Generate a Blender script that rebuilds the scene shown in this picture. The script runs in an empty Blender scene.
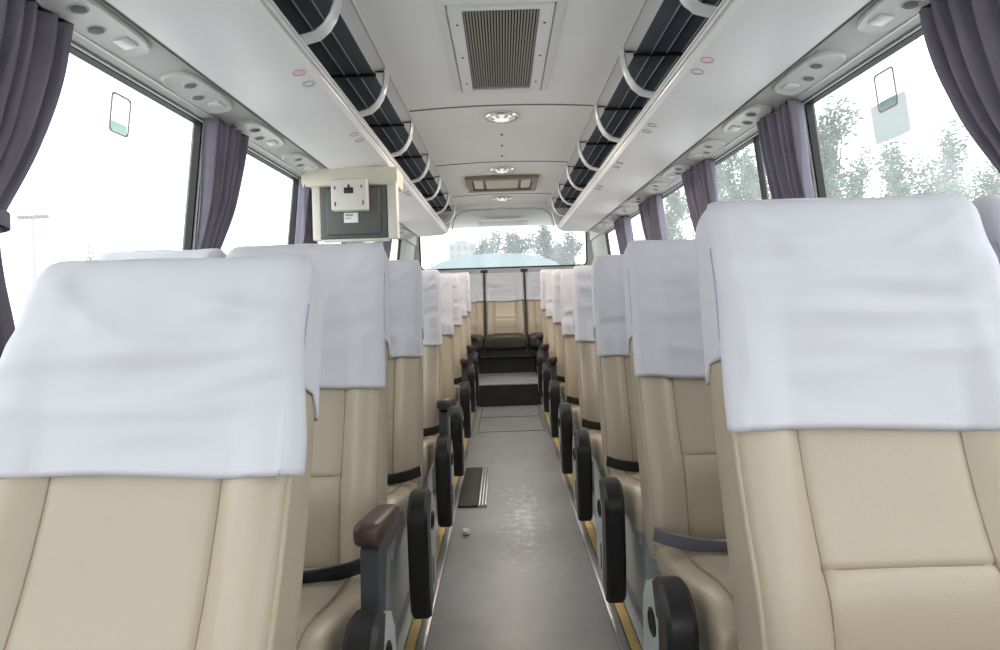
import bpy, bmesh, math, random
from mathutils import Vector, Matrix
D = bpy.data
SC = bpy.context.scene
COL = SC.collection
PI = math.pi
CAM = Vector((-0.025, 0.0, 1.10))
ROLL = math.radians(1.8)
FPX = 590.0
VPX, VPY = 503.0, 300.0

def W(px, py, Y):
    """world point seen at a pixel of the photograph, at distance Y down the bus"""
    x, y = px - VPX, VPY - py
    c, s = math.cos(ROLL), math.sin(ROLL)
    xr, yr = x * c + y * s, -x * s + y * c
    return Vector((CAM.x + xr * Y / FPX, Y, CAM.z + yr * Y / FPX))

# ------------------------------------------------------------------ materials
def new_mat(name):
    m = D.materials.new(name); m.use_nodes = True
    nt = m.node_tree
    return m, nt, nt.nodes['Principled BSDF']

def N(nt, kind, **kw):
    n = nt.nodes.new(kind)
    for k, v in kw.items():
        if k in n.inputs: n.inputs[k].default_value = v
        else: setattr(n, k, v)
    return n

def plain(name, col, rough=0.5, metal=0.0, bump=0.0, bscale=60.0, var=0.0, vscale=4.0, spec=None):
    m, nt, b = new_mat(name)
    b.inputs['Base Color'].default_value = (*col, 1)
    b.inputs['Roughness'].default_value = rough
    b.inputs['Metallic'].default_value = metal
    if spec is not None: b.inputs['Specular IOR Level'].default_value = spec
    tc = N(nt, 'ShaderNodeTexCoord')
    if var:
        n = N(nt, 'ShaderNodeTexNoise'); n.inputs['Scale'].default_value = vscale; n.inputs['Detail'].default_value = 4
        nt.links.new(tc.outputs['Object'], n.inputs['Vector'])
        r = N(nt, 'ShaderNodeValToRGB')
        r.color_ramp.elements[0].position = .3; r.color_ramp.elements[1].position = .7
        r.color_ramp.elements[0].color = (*[c * (1 - var) for c in col], 1)
        r.color_ramp.elements[1].color = (*[min(1, c * (1 + var)) for c in col], 1)
        nt.links.new(n.outputs['Fac'], r.inputs['Fac'])
        nt.links.new(r.outputs['Color'], b.inputs['Base Color'])
    if bump:
        n = N(nt, 'ShaderNodeTexNoise'); n.inputs['Scale'].default_value = bscale; n.inputs['Detail'].default_value = 3
        nt.links.new(tc.outputs['Object'], n.inputs['Vector'])
        bp = N(nt, 'ShaderNodeBump'); bp.inputs['Strength'].default_value = bump; bp.inputs['Distance'].default_value = 0.004
        nt.links.new(n.outputs['Fac'], bp.inputs['Height'])
        nt.links.new(bp.outputs['Normal'], b.inputs['Normal'])
    return m

M = {}
M['leather'] = plain('beige_leather', (.455, .382, .288), .36, bump=.12, bscale=160, var=.04, vscale=3)
M['leather_seam'] = plain('leather_seam', (.30, .235, .16), .6)
M['leather_shaded'] = plain('shaded_leather', (.036, .031, .022), .42, bump=.12, bscale=160)  # rear bench cushion leather, with the shadow it sits in put into its colour
M['cover'] = plain('white_cover_cloth', (.61, .605, .65), .92, bump=.10, bscale=420, spec=.15)
M['cover_seam'] = plain('cover_seam', (.38, .38, .45), .9)
M['curtain'] = plain('mauve_grey_curtain_cloth', (.205, .185, .235), .85, bump=.15, bscale=300, var=.12, vscale=6, spec=.2)
M['ceiling'] = plain('ceiling_grey', (.84, .84, .83), .6, bump=.04, bscale=200, var=.02, vscale=2)
M['rack_panel'] = plain('rack_panel_grey', (.84, .84, .845), .42, var=.02, vscale=2)
M['service'] = plain('service_strip_grey', (.50, .50, .49), .45, var=.08, vscale=5)
M['service_light'] = plain('service_unit_grey', (.60, .60, .59), .35, var=.06, vscale=9)
M['seamdark'] = plain('seam_dark', (.16, .16, .16), .7)
M['lining'] = plain('rack_lining_charcoal', (.10, .115, .14), .7, bump=.1, bscale=150, var=.15)
M['rib'] = plain('rack_rib', (.26, .30, .36), .4, .2)
M['silver'] = plain('silver_plastic', (.72, .72, .72), .32, .25)
M['alu'] = plain('aluminium', (.55, .55, .54), .35, .8, bump=.05, bscale=90)
M['chrome'] = plain('chrome', (.8, .8, .8), .15, .95)
M['wall'] = plain('wall_grey', (.56, .56, .535), .6, var=.05)
M['black'] = plain('black_plastic', (.013, .013, .014), .38)
M['darkgrey'] = plain('dark_grey_plastic', (.045, .05, .058), .45)
M['rubber'] = plain('black_seal', (.012, .012, .013), .6)
M['panel'] = plain('seat_side_plastic', (.50, .525, .53), .4, var=.05)
M['brown'] = plain('brown_armrest', (.060, .032, .028), .4)
M['belt'] = plain('black_webbing', (.022, .022, .026), .65, bump=.2, bscale=500)
M['belt_mauve'] = plain('mauve_webbing', (.17, .155, .20), .6, bump=.2, bscale=500)
M['yellow'] = plain('yellow_line', (.74, .52, .19), .5, var=.18, vscale=7)
M['cream'] = plain('cream_plastic', (.62, .585, .49), .45, var=.03)
M['creamlight'] = plain('pale_cream_plastic', (.66, .64, .58), .4)
M['monitor'] = plain('monitor_grey', (.085, .09, .085), .5, bump=.1, bscale=200)
M['white'] = plain('white_paper', (.82, .82, .80), .7)
M['scribble'] = plain('grey_print', (.35, .35, .38), .7)
M['pink'] = plain('pink_print', (.72, .40, .42), .5)
M['greyprint'] = plain('grey_marker_print', (.45, .45, .48), .5)
M['grille_dark'] = plain('vent_cavity', (.07, .066, .055), .7)
M['slat'] = plain('vent_slat', (.42, .40, .35), .4, .2)
M['hatch'] = plain('hatch_bronze', (.25, .19, .14), .45)
M['riser'] = plain('step_carpet', (.028, .030, .030), .8, bump=.3, bscale=250)
M['bark'] = plain('bark', (.10, .08, .06), .9, bump=.4, bscale=12)
M['leaf_a'] = plain('leaves_green', (.050, .105, .062), .7, var=.35, vscale=.8)
M['leaf_b'] = plain('leaves_grey_green', (.07, .10, .08), .7, var=.3, vscale=.7)
M['ground'] = plain('yard_concrete', (.55, .55, .53), .9, var=.10, vscale=.3)
M['steel'] = plain('galvanised_steel', (.22, .23, .24), .5, .4)
M['bluebuild'] = plain('pale_blue_roof_sheet', (.13, .19, .205), .5, var=.08, vscale=.6)
M['building'] = plain('pale_render', (.20, .215, .22), .9, var=.05)
M['winpane'] = plain('building_window', (.12, .135, .14), .3)
M['litter'] = plain('litter_paper', (.75, .76, .78), .8)

def paper_mat(name, col):
    m, nt, b = new_mat(name)
    b.inputs['Base Color'].default_value = (*col, 1); b.inputs['Roughness'].default_value = .8
    tl = N(nt, 'ShaderNodeBsdfTranslucent'); tl.inputs[0].default_value = (*col, 1)
    mx = N(nt, 'ShaderNodeMixShader'); mx.inputs[0].default_value = .6
    nt.links.new(b.outputs[0], mx.inputs[1]); nt.links.new(tl.outputs[0], mx.inputs[2])
    nt.links.new(mx.outputs[0], nt.nodes['Material Output'].inputs[0])
    return m
M['paper'] = paper_mat('translucent_paper', (.74, .77, .77))
M['sticker_green'] = paper_mat('translucent_teal', (.66, .78, .74))

def lens_mat():
    m, nt, b = new_mat('lamp_lens')
    b.inputs['Base Color'].default_value = (.85, .85, .84, 1); b.inputs['Roughness'].default_value = .2
    b.inputs['Emission Color'].default_value = (1, .96, .9, 1); b.inputs['Emission Strength'].default_value = .15
    return m
M['lens'] = lens_mat()

def glass_mat(name, tint, haze, hazecol):
    m = D.materials.new(name); m.use_nodes = True
    nt = m.node_tree; nt.nodes.clear()
    out = N(nt, 'ShaderNodeOutputMaterial')
    tr = N(nt, 'ShaderNodeBsdfTransparent'); tr.inputs[0].default_value = (*tint, 1)
    tl = N(nt, 'ShaderNodeBsdfTranslucent'); tl.inputs[0].default_value = (*hazecol, 1)
    tc = N(nt, 'ShaderNodeTexCoord')
    nz = N(nt, 'ShaderNodeTexNoise'); nz.inputs['Scale'].default_value = 1.5; nz.inputs['Detail'].default_value = 3
    mp = N(nt, 'ShaderNodeMapping'); mp.inputs['Scale'].default_value = (3, 3, .6)
    nt.links.new(tc.outputs['Object'], mp.inputs['Vector']); nt.links.new(mp.outputs['Vector'], nz.inputs['Vector'])
    mr = N(nt, 'ShaderNodeMapRange'); mr.inputs[1].default_value = .3; mr.inputs[2].default_value = .7
    mr.inputs[3].default_value = haze * .7; mr.inputs[4].default_value = haze * 1.3
    nt.links.new(nz.outputs['Fac'], mr.inputs[0])
    mx = N(nt, 'ShaderNodeMixShader')
    nt.links.new(mr.outputs[0], mx.inputs[0]); nt.links.new(tr.outputs[0], mx.inputs[1]); nt.links.new(tl.outputs[0], mx.inputs[2])
    gl = N(nt, 'ShaderNodeBsdfGlossy'); gl.inputs['Roughness'].default_value = .03
    mx2 = N(nt, 'ShaderNodeMixShader'); mx2.inputs[0].default_value = .04
    nt.links.new(mx.outputs[0], mx2.inputs[1]); nt.links.new(gl.outputs[0], mx2.inputs[2])
    nt.links.new(mx2.outputs[0], out.inputs[0])
    return m
M['glass'] = glass_mat('window_glass', (.93, .97, .97), .16, (.93, .98, .98))
M['glass_clear'] = glass_mat('windscreen_glass', (.97, .98, .98), .03, (.95, .98, .98))

def floor_mat():
    m, nt, b = new_mat('worn_grey_vinyl')
    tc = N(nt, 'ShaderNodeTexCoord')
    L = nt.links.new
    n1 = N(nt, 'ShaderNodeTexNoise'); n1.inputs['Scale'].default_value = 3.2; n1.inputs['Detail'].default_value = 6; n1.inputs['Roughness'].default_value = .65
    L(tc.outputs['Object'], n1.inputs['Vector'])
    r1 = N(nt, 'ShaderNodeValToRGB')
    r1.color_ramp.elements[0].position = .3; r1.color_ramp.elements[0].color = (.235, .248, .253, 1)
    r1.color_ramp.elements[1].position = .72; r1.color_ramp.elements[1].color = (.335, .345, .348, 1)
    L(n1.outputs['Fac'], r1.inputs['Fac'])
    # scuffed white wear in the middle of the aisle
    mp = N(nt, 'ShaderNodeMapping'); mp.inputs['Location'].default_value = (-.20, -2.75, 0); mp.inputs['Scale'].default_value = (4.2, .92, 1)
    L(tc.outputs['Object'], mp.inputs['Vector'])
    gr = N(nt, 'ShaderNodeTexGradient'); gr.gradient_type = 'SPHERICAL'
    L(mp.outputs['Vector'], gr.inputs['Vector'])
    n2 = N(nt, 'ShaderNodeTexNoise'); n2.inputs['Scale'].default_value = 22; n2.inputs['Detail'].default_value = 8; n2.inputs['Roughness'].default_value = .72
    L(tc.outputs['Object'], n2.inputs['Vector'])
    ad = N(nt, 'ShaderNodeMath', operation='MULTIPLY_ADD')
    L(gr.outputs['Fac'], ad.inputs[0]); ad.inputs[1].default_value = .30; L(n2.outputs['Fac'], ad.inputs[2])
    r2 = N(nt, 'ShaderNodeValToRGB'); r2.color_ramp.elements[0].position = .69; r2.color_ramp.elements[1].position = .90
    r2.color_ramp.elements[1].color = (.75, .75, .75, 1)
    L(ad.outputs[0], r2.inputs['Fac'])
    mx = N(nt, 'ShaderNodeMix', data_type='RGBA')
    L(r2.outputs['Color'], mx.inputs[0]); L(r1.outputs['Color'], mx.inputs[6]); mx.inputs[7].default_value = (.74, .75, .76, 1)
    L(mx.outputs[2], b.inputs['Base Color'])
    b.inputs['Roughness'].default_value = .34
    return m
M['floor'] = floor_mat()

# ------------------------------------------------------------------ mesh helpers
class MB:
    def __init__(self): self.v = []; self.f = []
    def add(self, vs, fs):
        b = len(self.v); self.v += [tuple(p) for p in vs]; self.f += [tuple(i + b for i in f) for f in fs]
    def box(self, x0, x1, y0, y1, z0, z1):
        x0, x1 = min(x0, x1), max(x0, x1)
        self.add([(x, y, z) for x in (x0, x1) for y in (y0, y1) for z in (z0, z1)],
                 [(0, 1, 3, 2), (4, 6, 7, 5), (0, 4, 5, 1), (2, 3, 7, 6), (0, 2, 6, 4), (1, 5, 7, 3)])
    def rbox(self, x0, x1, y0, y1, z0, z1, r=.01, seg=3, mat=None):
        x0, x1 = min(x0, x1), max(x0, x1)
        bm = bmesh.new(); bmesh.ops.create_cube(bm, size=1)
        for v in bm.verts:
            v.co = Vector(((x0 + x1) / 2 + v.co.x * (x1 - x0), (y0 + y1) / 2 + v.co.y * (y1 - y0), (z0 + z1) / 2 + v.co.z * (z1 - z0)))
        r = min(r, .49 * min(x1 - x0, y1 - y0, z1 - z0))
        bmesh.ops.bevel(bm, geom=bm.edges[:], offset=r, segments=seg, affect='EDGES', profile=.5)
        if mat is not None: bmesh.ops.transform(bm, matrix=mat, verts=bm.verts[:])
        bm.verts.index_update()
        self.add([v.co[:] for v in bm.verts], [[v.index for v in f.verts] for f in bm.faces]); bm.free()
    def loft(self, rings, cap0=True, cap1=True, closed=True):
        n = len(rings[0]); b = len(self.v)
        for r in rings: self.v += [tuple(p) for p in r]
        for i in range(len(rings) - 1):
            for j in range(n if closed else n - 1):
                k = (j + 1) % n
                self.f.append((b + i * n + j, b + i * n + k, b + (i + 1) * n + k, b + (i + 1) * n + j))
        for flag, i in ((cap0, 0), (cap1, len(rings) - 1)):
            if flag:
                c = sum((Vector(p) for p in rings[i]), Vector()) / n
                self.v.append(tuple(c)); ci = len(self.v) - 1
                for j in range(n):
                    k = (j + 1) % n
                    self.f.append((b + i * n + j, b + i * n + k, ci))
    def tube(self, pts, r, n=8, rx=None):
        pts = [Vector(p) for p in pts]; rings = []
        for i, p in enumerate(pts):
            t = (pts[min(i + 1, len(pts) - 1)] - pts[max(i - 1, 0)]).normalized()
            up = Vector((0, 0, 1)) if abs(t.z) < .95 else Vector((0, 1, 0))
            a = t.cross(up).normalized(); c = a.cross(t)
            rr = r[i] if isinstance(r, (list, tuple)) else r
            ra = rr if rx is None else rx
            rings.append([p + a * ra * math.cos(2 * PI * k / n) + c * rr * math.sin(2 * PI * k / n) for k in range(n)])
        self.loft(rings)
    def ribbon(self, pts, side, w, t):
        """flat strap along pts: width w along `side` vector, thickness t"""
        pts = [Vector(p) for p in pts]; side = Vector(side).normalized(); rings = []
        for i, p in enumerate(pts):
            d = (pts[min(i + 1, len(pts) - 1)] - pts[max(i - 1, 0)]).normalized()
            n = d.cross(side).normalized()
            rings.append([p + side * w / 2 + n * t / 2, p - side * w / 2 + n * t / 2, p - side * w / 2 - n * t / 2, p + side * w / 2 - n * t / 2])
        self.loft(rings)
    def prism(self, prof, a0, a1, axis='y'):
        """closed 2-D profile [(p,q)] extruded along an axis: 'y' -> (p,a,q), 'x' -> (a,p,q)"""
        mk = (lambda p, q, a: (p, a, q)) if axis == 'y' else (lambda p, q, a: (a, p, q))
        n = len(prof); b = len(self.v)
        for a in (a0, a1): self.v += [mk(p, q, a) for p, q in prof]
        for j in range(n):
            k = (j + 1) % n
            self.f.append((b + j, b + k, b + n + k, b + n + j))
        self.f.append(tuple(b + j for j in range(n))); self.f.append(tuple(b + n + j for j in range(n)))
    def lathe(self, prof, c, axis=(0, 0, 1), n=24):
        ax = Vector(axis).normalized(); u = ax.orthogonal().normalized(); w = ax.cross(u); c = Vector(c)
        self.loft([[c + ax * h + (u * math.cos(2 * PI * k / n) + w * math.sin(2 * PI * k / n)) * r for k in range(n)] for r, h in prof])
    def torus(self, c, R, r, axis=(0, 0, 1), n=24, m=8, sx=1.0):
        ax = Vector(axis).normalized(); u = ax.orthogonal().normalized(); w = ax.cross(u); c = Vector(c); rings = []
        for i in range(n + 1):
            a = 2 * PI * i / n; d = u * math.cos(a) * sx + w * math.sin(a)
            rings.append([c + d * (R + r * math.cos(2 * PI * j / m)) + ax * r * math.sin(2 * PI * j / m) for j in range(m)])
        self.loft(rings, False, False)
    def build(self, name, mat, parent=None, smooth=True, angle=40):
        me = D.meshes.new(name); me.from_pydata(self.v, [], self.f); me.validate()
        bm = bmesh.new(); bm.from_mesh(me)
        bmesh.ops.recalc_face_normals(bm, faces=bm.faces[:]); bm.to_mesh(me); bm.free()
        me.materials.append(M[mat])
        if smooth:
            me.polygons.foreach_set('use_smooth', [True] * len(me.polygons))
            me.set_sharp_from_angle(angle=math.radians(angle))
        o = D.objects.new(name, me); COL.objects.link(o)
        if parent is not None: o.parent = parent
        return o

def tag(o, label, cat, group=None, kind=None):
    if label: o['label'] = label
    if cat: o['category'] = cat
    if group: o['group'] = group
    if kind: o['kind'] = kind
    return o
def thing(name, loc, label, cat, group=None, kind=None):
    o = D.objects.new(name, None); COL.objects.link(o); o.location = loc; o.empty_display_size = .1
    return tag(o, label, cat, group, kind)
def structure(o, label, cat='structure'):
    return tag(o, label, cat, None, 'structure')
def copy_tree(o, parent=None):
    c = o.copy(); COL.objects.link(c)
    if parent is not None: c.parent = parent
    for ch in list(o.children): copy_tree(ch, c)
    return c
def sstep(a, b, x):
    t = max(0, min(1, (x - a) / (b - a))); return t * t * (3 - 2 * t)

# ------------------------------------------------------------------ the seats
L_BACK, HW, TH = .95, .232, .125
S_H = .285           # height of the cross seam on the backrest
RF, RB, RT = .032, .022, .055

def back_front(x, s, hw=HW, grooves=True):
    y = -.022 * math.exp(-((s - .22) / .14) ** 2) - .018 * math.exp(-((s - .76) / .13) ** 2)
    k = 1 - sstep(.50, .75, s) * .75
    y -= .026 * sstep(.125, .175, abs(x)) * k
    y += .006 * math.exp(-(x / .09) ** 2) * k
    if grooves:
        if s < .80: y += .006 * math.exp(-((abs(x) - .13) / .0045) ** 2)
        if abs(x) < .135: y += .006 * math.exp(-((s - S_H) / .0045) ** 2) - .008 * math.exp(-((s - S_H + .05) / .05) ** 2)
    return y

def columns(hw, dense):
    """(kind, value) around the section: front left to right, right side, back, left side"""
    c = []
    arc = [90, 70, 50, 30, 12]
    for a in arc: c.append(('fa', -a))
    xs = []
    n = 44 if dense else 8
    base = [(-1 + 2 * i / n) * (hw - RF) for i in range(n + 1)]
    if not dense:
        base += [sg * (.13 + d) for sg in (-1, 1) for d in (-.012, -.005, 0, .005, .012, .03, .045)]
        base = sorted(b for b in set(round(v, 4) for v in base) if abs(b) <= hw - RF + .0001)
    for x in base: c.append(('f', x))
    for a in reversed(arc): c.append(('fa', a))
    for k in (.25, .5, .75): c.append(('sr', k))
    for a in (0, 30, 60, 90): c.append(('ba', a))
    for k in (.6, .2, -.2, -.6): c.append(('b', k))
    for a in (90, 60, 30, 0): c.append(('ba', -a - 1000))
    for k in (.75, .5, .25): c.append(('sl', k))
    return c

def sec_point(col, s, shrink, off, hw, th, grooves, disp=0.0):
    kind, v = col
    taper = 1 - .025 * sstep(.55, 1.0, s / L_BACK)
    h = hw * taper - shrink * .5 + off
    rf = max(.006, RF - shrink * .3)
    scale = (h - rf) / (hw - RF)
    yb = th - shrink + off - .02 * sstep(.5, 1, s / L_BACK)
    fe = back_front(hw, s, hw, False) + shrink - off
    if kind == 'f':
        return (v * scale, back_front(v, s, hw, grooves) + shrink - off - disp, s)
    if kind == 'fa':
        sg = 1 if v > 0 else -1; a = math.radians(abs(v))
        return (sg * (h - rf + rf * math.sin(a)), fe + rf * (1 - math.cos(a)) - disp * math.cos(a), s)
    y0, y1 = fe + rf, yb - RB
    if kind == 'sr': return (h, y0 + (y1 - y0) * v, s)
    if kind == 'sl': return (-h, y0 + (y1 - y0) * v, s)
    if kind == 'b': return ((h - RB) * v, yb, s)
    sg = 1
    if v <= -1000: sg = -1; v = -(v + 1000)
    a = math.radians(v)
    return (sg * (h - RB + RB * math.cos(a)), yb - RB + RB * math.sin(a), s)

def backrest_mb(L=L_BACK, hw=HW, th=TH):
    cols = columns(hw, False); mb = MB(); rings = []
    ss = [0, .02, .06, .11, .16, .20, .23, .25] + [S_H + d for d in (-.02, -.012, -.005, 0, .005, .012, .025)] + \
         [.34, .40, .46, .52, .58, .64, .70, .76, .82, L - RT]
    ss = [s for s in ss if s <= L - RT]
    for s in ss:
        sh = .02 * (1 - sstep(0, .05, s))
        rings.append([sec_point(c, s, sh, 0, hw, th, True) for c in cols])
    for a in (20, 40, 60, 78, 90):
        a = math.radians(a); rings.append([sec_point(c, L - RT + RT * math.sin(a), .048 * (1 - math.cos(a)), 0, hw, th, False) for c in cols])
    mb.loft(rings); return mb

def cover_mb(seed, s_front=.52, L=L_BACK, hw=HW, th=TH, amp=1.0, ridges=None, flare=.006):
    rnd = random.Random(seed); cols = columns(hw, True)
    R = []
    for i in range(15):
        R.append((rnd.uniform(-.2, .2), rnd.uniform(s_front + .03, L - .08), rnd.uniform(.05, .17), rnd.uniform(.010, .030), rnd.uniform(-.22, .22), rnd.choice((-1, 1, 1)) * rnd.uniform(.004, .012)))
    for sg in (-1, 1):
        for i in range(3):
            R.append((sg * rnd.uniform(.12, .2), rnd.uniform(L - .14, L - .03), rnd.uniform(.05, .10), rnd.uniform(.008, .018), sg * rnd.uniform(.4, 1.0), rnd.uniform(.002, .006)))
        R.append((sg * .185, s_front + rnd.uniform(.06, .14), .02, .10, 0, rnd.uniform(-.004, .006)))
    if ridges: R += ridges
    ph = rnd.uniform(0, 6); wv = rnd.uniform(14, 24)
    def disp(x, s):
        d = 0
        for x0, s0, lx, ls, m, a in R:
            dx = x - x0; ds = s - s0 - m * dx
            d += a * amp * math.exp(-(dx / lx) ** 2 - (ds / ls) ** 2)
        hem = 1 - sstep(0, .12, s - s_front)
        d += hem * (.004 + .0035 * math.sin(wv * x + ph)) + .002 * math.sin(9 * x + 17 * s + ph)
        return max(d, -.004) * sstep(0, .05, L - s + .02)
    fr = [i for i, c in enumerate(cols) if c[0] == 'f' or (c[0] == 'fa' and abs(c[1]) <= 70)]
    frset = set(fr); mb = MB(); rings = []; NR = 30
    tilt = rnd.uniform(-.03, .03)
    def sb(i, c):
        if i in frset:
            x = c[1] if c[0] == 'f' else math.copysign(hw, c[1])
            return s_front + tilt * x + .003 * math.sin(wv * .8 * x + ph)
        if c[0] in ('b',) or c[0] == 'ba': return s_front + .10
        return s_front + .135
    def point(i, c, s, sh, extra=0.0):
        x = c[1] if c[0] == 'f' else (math.copysign(hw, c[1]) if c[0] == 'fa' else 0)
        front = i in frset
        off = .011 if front else .005
        p = sec_point(c, s, sh, off + extra, hw, th, False, disp(x, s) if front else 0)
        if front: p = (p[0] * (1 + flare / hw * (1 - sstep(0, .22, s - s_front))), p[1], p[2])
        if c[0] == 'f' and sh == 0 and extra == 0: p = (p[0], min(p[1], back_front(min(abs(p[0]), hw - RF), s, hw, False) - .005), p[2])
        if c[0] == 'fa' and front and sh == 0: p = (p[0], p[1] - flare * .35 * (1 - sstep(0, .22, s - s_front)), p[2])
        return p
    rings.append([point(i, c, sb(i, c) + .004, 0, -.0045) for i, c in enumerate(cols)])
    top = L - RT
    for k in range(NR):
        t = k / (NR - 1)
        rings.append([point(i, c, sb(i, c) + (top - sb(i, c)) * t, 0) for i, c in enumerate(cols)])
    for a in (15, 30, 45, 60, 75, 90):
        a = math.radians(a)
        rings.append([point(i, c, L - RT + RT * math.sin(a) + .006 * math.sin(a), .048 * (1 - math.cos(a))) for i, c in enumerate(cols)])
    last = rings[-1]; cen = sum((Vector(p) for p in last), Vector()) / len(last)
    for k in (.75, .45, .2):
        rings.append([cen + (Vector(p) - cen) * k + Vector((0, 0, .006 * (1 - k) + .003 * math.sin(8 * p[0] + ph))) for p in last])
    mb.loft(rings, False, True)
    return mb

def cover_seam_mb(sg, s_front=.52, L=L_BACK, hw=HW, th=TH):
    mb = MB()
    pts = [sec_point(('fa', sg * 80), s, 0, .0085, hw, th, False) for s in [s_front + .12 + (L - .10 - s_front - .12) * k / 8 for k in range(9)]]
    mb.tube(pts, .0018, 6)
    return mb

def seam_mb(sg, hw=HW, th=TH):
    mb = MB()
    if sg: mb.tube([(sg * .13, back_front(sg * .13, s) - .0006, s) for s in [.03 + .6 * k / 20 for k in range(21)]], .0016, 6)
    else: mb.tube([(x, back_front(x, S_H) - .0006, S_H) for x in [-.128 + .256 * k / 12 for k in range(13)]], .0016, 6)
    return mb

def piping_mb(sg, hw=HW, th=TH):
    mb = MB()
    mb.tube([sec_point(('fa', sg * 80), .03 + .6 * k / 16, 0, .001, hw, th, False) for k in range(17)], .0042, 6)
    return mb

def cushion_mb(hw=.228, depth=.47, th=.15, z_back=.045, z_front=.10, n=28):
    mb = MB(); rings = []
    prof = [(0.02, .03), (.0, 0), (-.06, 0), (-.14, 0), (-.22, 0), (-.30, 0), (-.36, 0), (-.40, .003), (-.43, .010), (-.455, .024), (-.467, .044), (-.470, .066)]
    for y, sh in prof:
        y = y * depth / .47
        t = -y / depth
        zt = z_back + (z_front - z_back) * sstep(-.2, 1.1, t) + .012 * math.exp(-((t - .75) / .2) ** 2) - sh * .8
        zb = z_front - th + .02 * (1 - t) + sh * .5
        w = hw - sh * .25
        ring = []
        for k in range(n):
            a = 2 * PI * (k + .5) / n
            ca, sa = math.cos(a), math.sin(a)
            e = .32
            x = w * math.copysign(abs(ca) ** e, ca); zz = math.copysign(abs(sa) ** e, sa)
            z = (zt + zb) / 2 + (zt - zb) / 2 * zz
            if zz > 0: z += .014 * math.cos(x / hw * PI / 2) * zz
            ring.append((x, y, z))
        rings.append(ring)
    mb.loft(rings); return mb

def cushion_seam_mb(sg, z_back=.045, z_front=.10, depth=.47):
    mb = MB(); pts = []
    for k in range(12):
        y = -.03 - .41 * k / 11; t = -y / depth
        z = z_back + (z_front - z_back) * sstep(-.2, 1.1, t) + .012 * math.exp(-((t - .75) / .2) ** 2)
        pts.append((sg * .175, y, z + .0065 - (0.012 if k == 11 else 0)))
    mb.tube(pts, .0026, 6)
    return mb

def side_profile(g=0.0):
    """aisle end panel outline (y, z): rounded top and front"""
    p = [(-.405, .10 + g), (-.43 + g, .13), (-.442 + g, .24), (-.445 + g, .36)]
    for a in range(180, 89, -15):
        a = math.radians(a); p.append((-.365 + (.08 - g) * math.cos(a), .395 + (.08 - g) * math.sin(a)))
    p += [(-.32, .472 - g), (-.26, .44 - g), (-.225, .38), (-.215, .26), (-.235 - g, .10 + g)]
    return p

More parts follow.
